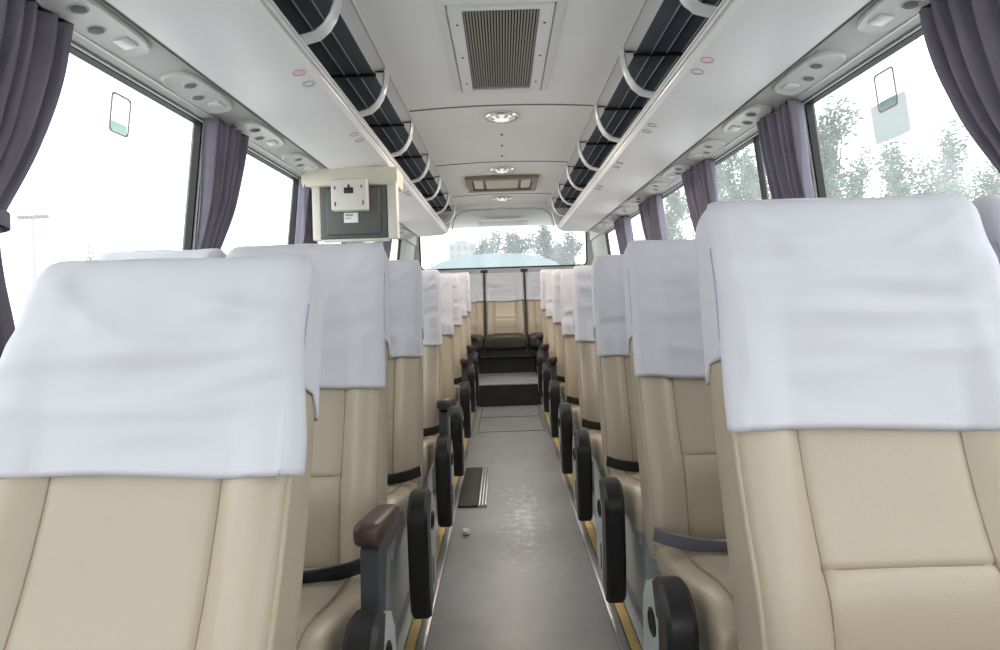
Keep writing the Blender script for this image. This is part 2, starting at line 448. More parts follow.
SEAT = {}
def seat_meshes():
    """one mesh object of each part kind; the seats are made of copies of these"""
    q = {}
    q['backrest'] = backrest_mb().build('backrest', 'leather')
    q['stitching'] = [seam_mb(k).build('stitching', 'leather_seam') for k in (-1, 0, 1)]
    q['piping'] = [piping_mb(k).build('piping', 'leather') for k in (-1, 1)]
    q['cover'] = []
    left_r = [(.12, .83, .09, .016, -.08, .014), (.0, .755, .18, .014, .04, .012), (.14, .715, .07, .012, .12, .013), (-.04, .675, .18, .013, -.03, .009), (-.12, .80, .10, .02, .15, .008), (.15, .86, .05, .01, .3, .006)]
    right_r = [(-.11, .85, .09, .016, .12, .013), (-.03, .775, .20, .020, .02, .012), (.08, .71, .16, .016, -.04, .010), (.14, .83, .08, .02, -.1, .010), (-.19, .62, .02, .07, .1, .010), (-.13, .90, .05, .012, -.4, .008)]
    specs = [(3, .577, 1.0, left_r, .022), (11, .505, 1.0, right_r, .008), (5, .52, 1.1, None, .006), (7, .50, 1.0, None, .006), (9, .525, 1.0, None, .006), (13, .505, .9, None, .006)]
    for sd, sf, am, rg, fl in specs:
        q['cover'].append(cover_mb(sd, sf, amp=am, ridges=rg, flare=fl).build('headrest_cover', 'cover', angle=180))
    q['cover_seam'] = [cover_seam_mb(k, .55).build('cover_seam', 'cover_seam') for k in (-1, 1)]
    q['cushion'] = cushion_mb().build('seat_cushion', 'leather')
    q['cushion_seam'] = [cushion_seam_mb(k).build('piping', 'leather_seam') for k in (-1, 1)]
    b = MB(); b.rbox(-.19, .19, -.40, -.02, -.36, -.06, .02); b.rbox(-.20, .20, -.38, -.03, -.10, -.045, .01)
    q['base'] = b.build('seat_base', 'panel')
    for sg in (-1, 1):           # sg: side of the seat that faces the aisle
        xi, xo = sg * .266, sg * .318
        m = MB(); m.prism(side_profile(.004), xi, xo, 'x'); q['panel', sg] = m.build('side_panel', 'panel', angle=30)
        m = MB()
        path = [(-.412, .095), (-.437, .125), (-.452, .24), (-.456, .36)]
        for a in range(180, 59, -12):
            a = math.radians(a); path.append((-.375 + .082 * math.cos(a), .405 + .082 * math.sin(a)))
        rings = []
        for i, (y, z) in enumerate(path):
            d = Vector((path[min(i + 1, len(path) - 1)][0] - path[max(i - 1, 0)][0], path[min(i + 1, len(path) - 1)][1] - path[max(i - 1, 0)][1])).normalized()
            nx, nz = d.y, -d.x          # inward normal
            w0, w1 = sg * .258, sg * .322
            th = .075
            c = [(w0, .006), (w0 + sg * .010, -.004), (w1 - sg * .010, -.004), (w1, .006), (w1, th), (w0, th)]
            rings.append([(x, y + nx * t, z + nz * t) for x, t in c])
        m.loft(rings); q['trim', sg] = m.build('front_trim', 'black', angle=35)
        m = MB()
        m.lathe([(.030, 0), (.030, .004), (.025, .006), (.019, .001)], (sg * .3175, -.315, .37), (sg, 0, 0), 20)
        q['recess', sg] = m.build('recline_recess', 'black')
        m = MB(); m.rbox(sg * .3170, sg * .3205, -.325, -.312, .16, .25, .002, 2)
        q['slot', sg] = m.build('slot', 'darkgrey')
        # seat belt across the hinge, bulging toward the aisle
        m = MB(); pts = []
        for k in range(15):
            t = k / 14; x = sg * (.245 - .38 * t)
            pts.append((x, -.050 - .050 * math.sin(PI * t) - .03 * t, .430 + .030 * math.exp(-t * 6) + .012 * math.sin(PI * t)))
        m.ribbon(pts, (0, -.50, .86), .050, .005)
        q['belt', sg] = m.build('seat_belt', 'belt', angle=60)
        m = MB(); p = Vector(pts[-1]); m.rbox(p.x - .035, p.x + .03, p.y - .03, p.y + .012, p.z - .032, p.z + .03, .008)
        q['buckle', sg] = m.build('buckle', 'black')
        # lowered armrest and its carrier
        m = MB(); rings = []
        for k, (y, r) in enumerate([(-.335, .4), (-.33, .75), (-.315, .95), (-.29, 1), (-.20, 1), (-.11, .95), (-.09, .7)]):
            z = .605 + .02 * (-.2 - y) / .13
            rings.append([(sg * .285 + .032 * r * math.copysign(abs(math.cos(a)) ** .6, math.cos(a)), y, z + .027 * r * math.copysign(abs(math.sin(a)) ** .6, math.sin(a))) for a in [2 * PI * (j + .5) / 16 for j in range(16)]])
        m.loft(rings); q['armpad', sg] = m.build('armrest', 'brown', angle=50)
        m = MB(); m.prism([(-.30, .44), (-.29, .58), (-.26, .595), (.01, .56), (.02, .52), (-.20, .54), (-.24, .42)], sg * .262, sg * .300, 'x')
        q['armlink', sg] = m.build('armrest_bracket', 'darkgrey')
    return q
Q = seat_meshes()
PROTOS = []
for v in Q.values():
    PROTOS += v if isinstance(v, list) else [v]

def part(src, parent, rot=None, name=None, loc=(0, 0, 0)):
    c = src.copy(); COL.objects.link(c); c.parent = parent; c.location = loc
    if rot is not None: c.rotation_euler = rot
    if name: c.name = name
    return c

def seat(cx, hinge, zoff, rec, cover, aisle, label, group, armrest=False, belt='belt'):
    root = thing('coach_seat', (cx, hinge, zoff), label, 'seat', group)
    tilt = (-math.radians(rec), 0, 0); at = (0, 0, .36)
    b = part(Q['backrest'], root, tilt, loc=at)
    for x in Q['stitching'] + Q['piping']: part(x, b)
    c = part(Q['cover'][cover], root, tilt, loc=at); c['label'] = 'white cloth headrest cover'
    for x in Q['cover_seam']: part(x, c)
    k = part(Q['cushion'], root, loc=at); [part(x, k) for x in Q['cushion_seam']]
    bs = part(Q['base'], root, loc=at)
    if abs(zoff) > .001:
        bs.scale.z = (.36 + zoff) / .36; bs.location.z = at[2] 
    if aisle:
        p = part(Q['panel', aisle], root); part(Q['recess', aisle], p); part(Q['slot', aisle], p)
        t = part(Q['trim', aisle], root); t['label'] = 'black rounded front edge of the side panel'
        sbt = part(Q['belt', aisle], root); part(Q['buckle', aisle], sbt)
        if belt != 'belt': mauve.append(sbt)
        if armrest:
            a = part(Q['armpad', aisle], root); a['label'] = 'dark brown padded armrest'; part(Q['armlink', aisle], a)
    return root
mauve = []

ORD = ['first', 'second', 'third', 'fourth', 'fifth', 'sixth', 'seventh', 'eighth']
left_d = [.90, 1.67, 2.43, 3.19, 3.95, 4.72, 5.46, 6.16]
right_d = [1.05, 1.77, 2.49, 3.21, 3.93, 4.65, 5.37, 6.07]
RAISE = [0, 0, 0, 0, 0, .04, .08, .12]
rr = random.Random(4)
seats = {}
for side, ds in ((-1, left_d), (1, right_d)):
    word = 'left' if side < 0 else 'right'
    for i, d in enumerate(ds):
        rec = 14 + rr.uniform(-1.2, 1.2); hinge = d - .135
        cov = ([4, 2] if side < 0 else [3, 5])[i % 2]
        if i == 0: cov = 0 if side < 0 else 1; rec = 14
        if side < 0 and i == 0: rec, hinge = 22, .668
        aw = {(-1, 0): 'beige leather coach seat reclined lower than its neighbours, nearest on the left',
              (1, 0): 'beige leather coach seat with tall white cover, nearest on the right',
              (-1, 1): 'beige coach seat with lowered brown armrest and black belt, behind the reclined left seat',
              (1, 1): 'beige coach seat with grey-mauve belt, second from the front on the right of the aisle'}.get((side, i),
              'beige aisle seat with white headrest cover, %s from the front on the %s side' % (ORD[i], word))
        arm = (side < 0 and i in (1, 3)) or i >= 5
        s = seat(-.585 if (side, i) == (-1, 0) else side * .605, hinge, -.045 if (side, i) == (-1, 0) else RAISE[i], rec, cov, -side, aw, 'seats along the aisle', arm, 'mauve' if (side, i) == (1, 1) else 'belt')
        if (side, i) == (1, 0): s.scale.x = 1.10; s.location.x = .630
        ww = 'beige window seat beside the %s aisle seat on the %s side' % (ORD[i], word)
        cov2 = [3, 5, 2, 4][(i + (1 if side < 0 else 0)) % 4]
        if (side, i) == (-1, 0): continue          # no seat shows there: only the curtain
        ws = seat(side * 1.05, hinge, RAISE[i], 14 + rr.uniform(-1, 1), cov2, 0, ww, 'seats along the windows'); ws.scale.x = .82; ws.location.x = side * 1.052
        if (side, i) == (1, 0): ws.scale.x = .70; ws.location.x = 1.088
for o in mauve:
    me = o.data.copy(); me.materials.clear(); me.materials.append(M['belt_mauve']); o.data = me
    o['label'] = 'grey-mauve seat belt'

# rear bench: five seats on the raised step
BL = .86
qb = backrest_mb(BL, .238, .12).build('backrest', 'leather')
qst = MB()
qst.tube([(x, back_front(x, .16, .238, False) - .001, .16) for x in [-.2 + .4 * k / 10 for k in range(11)]], .002, 6)
qst = qst.build('stitching', 'leather_seam')
qc = [cover_mb(sd, .49, BL, .238, .12, .8).build('headrest_cover', 'cover', angle=180) for sd in (21, 23)]
qk = cushion_mb(.238, .42, .17, .07, .09).build('seat_cushion', 'leather_shaded')
mb = MB(); mb.box(-.24, .24, -.36, .05, -.16, -.05); qbase = mb.build('seat_base', 'riser')
PROTOS += [qb, qst, qk, qbase] + qc
BY, BZ = 7.30, .60
names = ['rear bench seat in the left back corner', 'rear bench seat just left of the centre one', 'beige rear bench seat facing the aisle, under the middle of the rear window',
         'rear bench seat just right of the centre one', 'rear bench seat in the right back corner']
for i in range(5):
    root = thing('bench_seat', ((i - 2) * .507, BY, BZ), names[i], 'seat', 'seats of the rear bench')
    if i in (0, 4): root.scale.x = .93; root.location.x = (i - 2) * .4955
    tilt = (-math.radians(12), 0, 0)
    b = part(qb, root, tilt); part(qst, b)
    c = part(qc[i % 2], root, tilt); c['label'] = 'white cloth headrest cover'
    k = part(qk, root); k['label'] = 'seat cushion with its shade darkened into the leather colour'
    part(qbase, root)
    if i == 2:
        for sg in (-1, 1):
            m = MB(); x = sg * .253
            m.ribbon([(x, .225, .875), (x, .16, .86), (x, .135, .80), (x, .03, .40), (x, -.01, .16), (x, -.06, .10)], (1, 0, 0), .022, .006)
            m.rbox(x - .045, x + .045, .13, .20, .85, .885, .006)
            m.build('shoulder_belt', 'belt', root)
for o in PROTOS: D.objects.remove(o)

# ------------------------------------------------------------------ bus shell
Y0, Y1 = -2.60, 7.95
def xw(z): return 1.31 - max(0, z - .85) * .122
mb = MB(); mb.box(-1.37, 1.37, Y0, Y1, -.06, 0)
fl = structure(mb.build('floor', 'floor'), 'worn grey vinyl floor of the bus aisle with white scuffs', 'floor')
for yy, x0, x1 in ((4.93, -.27, .30), (5.55, -.26, .28)):
    m = MB(); m.box(x0, x1, yy - .006, yy + .006, 0, .004); m.build('hatch_seam', 'seamdark', fl)
m = MB(); m.box(-.275, -.263, 4.93, 6.1, 0, .004); m.box(.285, .297, 4.93, 6.1, 0, .004); m.build('hatch_seam', 'seamdark', fl)
n = 1
for sg in (-1, 1):
    for x0, x1, z, mat, lb in ((.305, .333, .012, 'alu', 'aluminium'), (.339, .370, .006, 'yellow', 'yellow'), (.374, .40, .010, 'panel', 'pale grey')):
        m = MB(); m.rbox(sg * x0, sg * x1, Y0, 6.08, 0.0005, z, .003, 2)
        structure(m.build('trim_%d' % n, mat), '%s floor strip along the %s edge of the aisle' % (lb, 'left' if sg < 0 else 'right'), 'trim'); n += 1
# step up to the rear bench
t = thing('carpeted_step', (0, 6.12, 0), 'lower carpeted step at the end of the aisle', 'step', 'steps to the rear bench')
m = MB(); m.box(-.335, .335, 0, 1.2, 0, .215); m.build('riser', 'riser', t)
m = MB(); m.rbox(-.34, .34, -.012, .93, .215, .232, .006, 2); m.build('tread', 'floor', t)
t = thing('carpeted_step', (0, 7.02, .232), 'upper carpeted step right below the rear bench', 'step', 'steps to the rear bench')
m = MB(); m.box(-.335, .335, 0, .3, 0, .19); m.build('riser', 'riser', t)
m = MB(); m.rbox(-.34, .34, -.012, .30, .19, .205, .006, 2); m.build('tread', 'floor', t)
for sg in (-1, 1):
    m = MB(); m.box(sg * .345, sg * 1.24, 6.62, 7.9, 0, .44)
    structure(m.build('trim_%d' % n, 'riser'), 'dark raised deck under the %s end of the rear bench' % ('left' if sg < 0 else 'right'), 'trim'); n += 1

# stair-well cover with aluminium nosing on the left of the aisle
t = thing('step_cover', (-.25, 3.5, 0), 'black rubber step plate with ribbed metal edge on the left of the aisle', 'step plate')
m = MB(); m.rbox(-.05, .055, -.36, .36, .001, .012, .003); m.build('plate', 'rubber', t)
m = MB()
for k in range(3): m.rbox(.058 + k * .016, .071 + k * .016, -.36, .36, .001, .016, .003)
m.build('edge_strip', 'alu', t)
mb = MB(); rnd = random.Random(2); bm = bmesh.new(); bmesh.ops.create_icosphere(bm, subdivisions=2, radius=.022)
for v in bm.verts: v.co *= rnd.uniform(.6, 1.2); v.co.z *= .7
bm.verts.index_update(); mb.add([v.co[:] for v in bm.verts], [[v.index for v in f.verts] for f in bm.faces]); bm.free()
o = mb.build('paper_scrap', 'litter', angle=10); p = W(456, 528, 2.78); o.location = (-.235, 2.78, .015)
tag(o, 'crumpled white paper scrap on the floor left of the aisle', 'litter')

# side walls
pillars = [.16, 1.25, 2.36, 3.46, 4.56, 5.68]
ends = [(-2.50, -1.02), (-.95, .125)] + [(pillars[i] + .035, pillars[i + 1] - .035) for i in range(5)] + [(5.715, 6.86)]
ZS, ZT = .80, 1.845
wn = 1
for sg in (-1, 1):
    word = 'left' if sg < 0 else 'right'
    m = MB()
    prof = lambda pts: [(sg * x, z) for x, z in pts]
    m.prism(prof([(1.31, 0), (1.31, .80), (1.36, .80), (1.36, 0)]), Y0, Y1)
    m.prism(prof([(1.30, ZS - .03), (1.285, ZS), (xw(ZS) + .035, ZS), (xw(ZS) + .035, ZS - .03)]), Y0, 6.9)
    m.prism(prof([(xw(ZT), ZT), (xw(ZT) - .03, ZT + .012), (xw(ZT) - .03, 2.25), (xw(ZT) + .035, 2.25), (xw(ZT) + .035, ZT)]), Y0, Y1)
    for py in pillars + [-.985, Y0 + .05]:
        m.prism(prof([(xw(ZS) - .012, ZS), (xw(ZT) - .012, ZT + .002), (xw(ZT) + .035, ZT + .002), (xw(ZS) + .035, ZS)]), py - .035, py + .035)
    m.prism(prof([(xw(ZS) - .012, ZS), (xw(ZT) - .012, ZT + .002), (xw(ZT) + .035, ZT + .002), (xw(ZS) + .035, ZS)]), 6.86, Y1)
    structure(m.build('wall_' + word, 'wall', angle=25), word + ' side wall of the bus with grey window pillars', 'wall')
    for i, (a, b) in enumerate(ends):
        w = thing('window_%d' % wn, (0, 0, 0), None, None, None)
        structure(w, 'side window with black seal, %s from the front on the %s' % (['first', 'second', 'third', 'fourth', 'fifth', 'sixth', 'seventh', 'eighth'][i], word), 'window'); wn += 1
        g = MB(); xo = .022
        g.add([(sg * (xw(ZS) + xo), a, ZS), (sg * (xw(ZS) + xo), b, ZS), (sg * (xw(ZT) + xo), b, ZT), (sg * (xw(ZT) + xo), a, ZT)], [(0, 1, 2, 3)])
        g.build('glass_pane', 'glass', w)
        f = MB(); r = .011
        for y in (a, b):
            ya, yb = (y, y + r) if y == a else (y - r, y)
            f.prism(prof([(xw(ZS) - .004, ZS), (xw(ZT) - .004, ZT), (xw(ZT) + .03, ZT), (xw(ZS) + .03, ZS)]), ya, yb)
        f.prism(prof([(xw(ZT) - .006, ZT), (xw(ZT - .015) - .006, ZT - .015), (xw(ZT) + .03, ZT - .015), (xw(ZT) + .03, ZT)]), a, b)
        f.prism(prof([(xw(ZS) - .004, ZS), (xw(ZS + .02) - .004, ZS + .02), (xw(ZS) + .03, ZS + .02), (xw(ZS) + .03, ZS)]), a, b)
        f.build('window_seal', 'rubber', w)
        if sg > 0 and i == 4:
            f = MB(); f.prism(prof([(xw(ZS) + .004, ZS), (xw(ZT) + .004, ZT), (xw(ZT) + .03, ZT), (xw(ZS) + .03, ZS)]), 2.80, 2.822); f.build('sliding_mullion', 'rubber', w)

# stickers on the panes
def on_pane(px, py, sg):
    """point of the side window glass seen at a pixel"""
    lo, hi = .3, 20
    for _ in range(60):
        mid = (lo + hi) / 2; p = W(px, py, mid)
        if sg * p.x > xw(p.z) + .017: hi = mid
        else: lo = mid
    return W(px, py, lo)
def pane_patch(mb, sg, c, hy, hz, r, lift, fill=True, wdt=.006):
    """rounded rectangle lying on the sloping glass"""
    pts = []
    for cx, cz, a0 in ((hy - r, hz - r, 0), (-hy + r, hz - r, 90), (-hy + r, -hz + r, 180), (hy - r, -hz + r, 270)):
        for k in range(6):
            a = math.radians(a0 + 90 * k / 5); pts.append((cx + r * math.cos(a), cz + r * math.sin(a)))
    def P(u, v, l): z = c.z + v; return (sg * (xw(z) + .021 - l), c.y + u, z)
    if fill:
        mb.loft([[P(u, v, 0) for u, v in pts], [P(u, v, lift) for u, v in pts]])
    else:
        k = 1 - wdt / hy; kz = 1 - wdt / hz
        mb.loft([[P(u, v, 0) for u, v in pts], [P(u, v, lift) for u, v in pts], [P(u * k, v * kz, lift) for u, v in pts], [P(u * k, v * kz, 0) for u, v in pts], [P(u, v, 0) for u, v in pts]], False, False)
c = on_pane(121, 115, -1)
t = thing('window_sticker', (0, 0, 0), 'small outlined rectangular sticker on the large left window', 'sticker', 'window stickers')
m = MB(); pane_patch(m, -1, c, .048, .062, .014, .003, False, .006); m.build('outline', 'greyprint', t)
m = MB(); pane_patch(m, -1, c + Vector((0, 0, -.040)), .038, .014, .004, .002); m.build('print', 'sticker_green', t)
c = on_pane(885, 90, 1)
t = thing('window_sticker', (0, 0, 0), 'outlined upright sticker on the large right window, above the blank one', 'sticker', 'window stickers')
m = MB(); pane_patch(m, 1, c, .048, .062, .012, .003, False, .006); m.build('outline', 'greyprint', t)
m = MB(); pane_patch(m, 1, c + Vector((0, 0, -.040)), .038, .012, .004, .002); m.build('print', 'sticker_green', t)
c = on_pane(889, 119, 1); m = MB(); pane_patch(m, 1, c, .085, .062, .006, .002)
tag(m.build('window_sticker', 'paper'), 'blank white square sticker on the large right window', 'sticker', 'window stickers')

# rear wall with its wide window
ry = 7.92
def rrect(hx, z0, z1, r, n=6):
    pts = []
    for cx, cz, a0 in ((hx - r, z1 - r, 0), (-hx + r, z1 - r, 90), (-hx + r, z0 + r, 180), (hx - r, z0 + r, 270)):
        for k in range(n):
            a = math.radians(a0 + 90 * k / (n - 1)); pts.append((cx + r * math.cos(a), cz + r * math.sin(a)))
    return pts
inner = rrect(1.125, 1.525, 2.22, .07); outer = []
for x, z in inner: outer.append((1.36 * (1 if x > 0 else -1) if abs(x) > .9 else x, z))
m = MB()
ring_in = [(x, ry, z) for x, z in inner]; ring_in2 = [(x, ry + .06, z) for x, z in inner]
big = rrect(1.36, 0.0, 2.30, .02)
ring_out = [(x, ry, z) for x, z in big]
m.loft([ring_in2, ring_in, ring_out], False, False)
structure(m.build('wall_rear', 'wall', angle=25), 'rear wall of the bus around the back window', 'wall')
w = thing('window_%d' % wn, (0, 0, 0), None, None); wn += 1
structure(w, 'wide rear window with black rubber seal', 'window')
m = MB(); m.add([(x, ry + .03, z) for x, z in inner], [tuple(range(len(inner)))]); m.build('glass_pane', 'glass', w)
m = MB(); s1 = rrect(1.108, 1.545, 2.20, .055)
m.loft([[(x, ry - .008, z) for x, z in inner], [(x, ry - .008, z) for x, z in s1], [(x, ry + .03, z) for x, z in s1]], False, False)
m.build('window_seal', 'rubber', w)
# front wall and windscreen (behind the camera)
m = MB(); m.box(-1.37, 1.37, Y0 - .05, Y0, 0, .75); m.box(-1.37, 1.37, Y0 - .05, Y0, 2.0, 2.3)
structure(m.build('wall_front', 'wall'), 'front wall of the bus around the windscreen', 'wall')
m = MB(); m.add([(-1.37, Y0 - .03, .75), (1.37, Y0 - .03, .75), (1.37, Y0 - .03, 2.0), (-1.37, Y0 - .03, 2.0)], [(0, 1, 2, 3)])
structure(m.build('window_%d' % wn, 'glass_clear'), 'windscreen at the front of the bus', 'window')

# ------------------------------------------------------------------ ceiling
ZC = 2.15; YC = 6.55
prof = []
for k in range(21):
    x = -.50 + k * .05; prof.append((x, ZC + .018 * (1 - (x / .5) ** 2)))
prof = [(-.575, ZC - .020), (-.56, ZC - .014), (-.512, ZC - .012), (-.508, ZC - .002)] + prof + [(.508, ZC - .002), (.512, ZC - .012), (.56, ZC - .014), (.575, ZC - .020)]
m = MB(); m.prism(prof + [(.575, 2.32), (-.575, 2.32)], Y0, YC)
m.box(-1.37, 1.37, Y0, Y1, 2.30, 2.34)
ce = structure(m.build('ceiling', 'ceiling', angle=20), 'pale grey ceiling panels of the bus', 'ceiling')
for yy in (1.15, 3.23, 4.55, 5.92):
    m = MB(); m.ribbon([(x, yy, z - .0015) for x, z in prof[3:-3]], (0, 1, 0), .014, .003); m.build('panel_seam', 'seamdark', ce)
for yy in (3.80, 4.07, 4.36):
    m = MB(); m.lathe([(.008, .004), (.008, -.004), (.004, -.006)], (0, yy, ZC + .015), (0, 0, 1), 10); m.build('screw', 'seamdark', ce)
for sg in (-1, 1):
    m = MB(); m.tube([(sg * .51, Y0, ZC - .008), (sg * .51, YC, ZC - .008)], .006, 8); m.build('edge_bead', 'silver', ce)

# rear valance: curved cap down to the window, two corner cheeks
m = MB(); rings = []
for k in range(9):
    t = k / 8; y = 6.55 + 1.37 * t
    z = ZC - .005 - .05 * sstep(0, .25, t) - .025 * t
    hw = .50 + .05 * t
    ring = []
    for j in range(25):
        u = -1 + 2 * j / 24
        drop = .10 * sstep(.80, 1.0, abs(u))
        ring.append((u * 1.2 * 1, y, z + .014 * (1 - u * u) - drop * (1 - .3 * t)))
    rings.append(ring)
m.loft(rings, False, False, closed=False)
va = structure(m.build('trim_%d' % n, 'ceiling', angle=30), 'curved grey valance between the ceiling and the rear window', 'trim'); n += 1
m = MB(); m.rbox(-.30, .30, 6.95, 7.35, 2.028, 2.036, .003, 2); m.build('access_panel', 'ceiling', va)
m = MB(); m.tube([(-.565, 6.60, 1.90), (-.555, 6.60, 1.98), (-.525, 6.60, 2.05), (-.46, 6.60, 2.098), (-.36, 6.60, 2.112), (0, 6.60, 2.116), (.36, 6.60, 2.112), (.46, 6.60, 2.098), (.525, 6.60, 2.05), (.555, 6.60, 1.98), (.565, 6.60, 1.90)], .011, 8); m.build('arch_shadow_bead', 'service', va)  # darker grey bead draws the shadow gap along the valance arch
m = MB(); m.prism([(-.575, ZC - .02), (.575, ZC - .02), (.575, 2.32), (-.575, 2.32)], 6.54, 6.56); m.build('step_edge', 'ceiling', va)

# air return grille
t = thing('air_vent', (.0, 2.53, ZC + .014), 'large ceiling air vent with long dark slats in a pale frame', 'vent')
m = MB()
hx, hy = .142, .405
m.box(-hx, hx, -hy, hy, -.001, .006); m.build('cavity', 'grille_dark', t)
m = MB()
for k in range(25):
    x = -hx + .006 + k * (2 * hx - .012) / 24; m.box(x - .0028, x + .0028, -hy, hy, -.012, 0)
m.build('slats', 'slat', t, smooth=False)
m = MB()
def frame_ring(m, x0, y0, x1, y1, zs):
    """picture-frame loft: inner half sizes (x0,y0) to outer (x1,y1), heights in zs"""
    rings = []
    for (hx_, hy_), z in zip(((x0, y0), (x0, y0), (x1, y1), (x1, y1)), zs):
        rings.append([(-hx_, -hy_, z), (hx_, -hy_, z), (hx_, hy_, z), (-hx_, hy_, z)])
    rings.append(rings[0]); m.loft(rings, False, False)
frame_ring(m, hx, hy, .186, .425, (0, -.020, -.020, 0)); m.build('frame', 'rack_panel', t, angle=20)
m = MB(); frame_ring(m, .186, .425, .192, .432, (0, -.024, -.024, 0)); frame_ring(m, .200, .440, .235, .47, (-.006, -.014, -.004, 0)); m.build('outer_frame', 'ceiling', t, angle=20)
m = MB()
for x in (-.165, .165):
    for y in (-.30, 0, .30): m.lathe([(.005, 0), (.005, -.0225), (.002, -.024)], (x, y, 0), (0, 0, 1), 8)
m.build('screw', 'seamdark', t)

# round ceiling lamps
lamp0 = None
for i, (yy, r) in enumerate(((3.42, .098), (4.80, .098), (6.15, .098))):
    if lamp0 is None:
        t = lamp0 = thing('ceiling_lamp', (0, yy, ZC + .016), 'x', 'lamp', 'round ceiling lamps')
        m = MB(); m.lathe([(.100, .004), (.100, -.008), (.092, -.016), (.078, -.016), (.074, -.006)], (0, 0, 0), (0, 0, 1), 36); m.build('rim', 'chrome', t)
        m = MB(); m.lathe([(.076, -.004), (.070, -.014), (.05, -.022), (.03, -.025), (.0301, -.028), (.02, -.03)], (0, 0, 0), (0, 0, 1), 28); m.build('lens', 'lens', t)
        m = MB()
        for k in range(8):
            a = 2 * PI * (k + .5) / 8; m.rbox(-.009, .009, .044, .072, -.026, -.012, .003, 2, Matrix.Rotation(a, 4, 'Z'))
        m.build('facet', 'chrome', t)
    else: t = copy_tree(lamp0); t.location = (0, yy, ZC + .016)
    t['label'] = ['round chrome ceiling lamp closest to the big air vent', 'round ceiling lamp in front of the roof hatch', 'smallest round ceiling lamp, just before the rear window'][i]
for i, yy in enumerate((3.42, 4.80, 6.15)):
    l = D.lights.new('lamp_light', 'AREA'); l.shape = 'DISK'; l.size = .14; l.energy = 3.0; l.color = (1, .86, .72)
    o = D.objects.new('lamp_light', l); COL.objects.link(o); o.location = (0, yy, ZC - .025)

# roof hatch
t = thing('roof_hatch', (0, 5.33, ZC + .012), 'bronze framed roof hatch with three cream panels, beyond the second lamp', 'hatch')
m = MB(); frame_ring(m, .265, .235, .315, .30, (0, -.030, -.030, 0)); m.build('frame', 'hatch', t, angle=20)
m = MB(); m.box(-.266, .266, -.236, .236, -.004, .004); m.build('backing', 'hatch', t)
m = MB(); m.rbox(-.145, .145, -.21, .21, -.018, -.004, .008); m.build('middle_panel', 'cream', t)
for sg in (-1, 1):
    m = MB(); m.rbox(sg * .17, sg * .255, -.20, .20, -.018, -.004, .008); m.build('side_panel', 'creamlight', t)

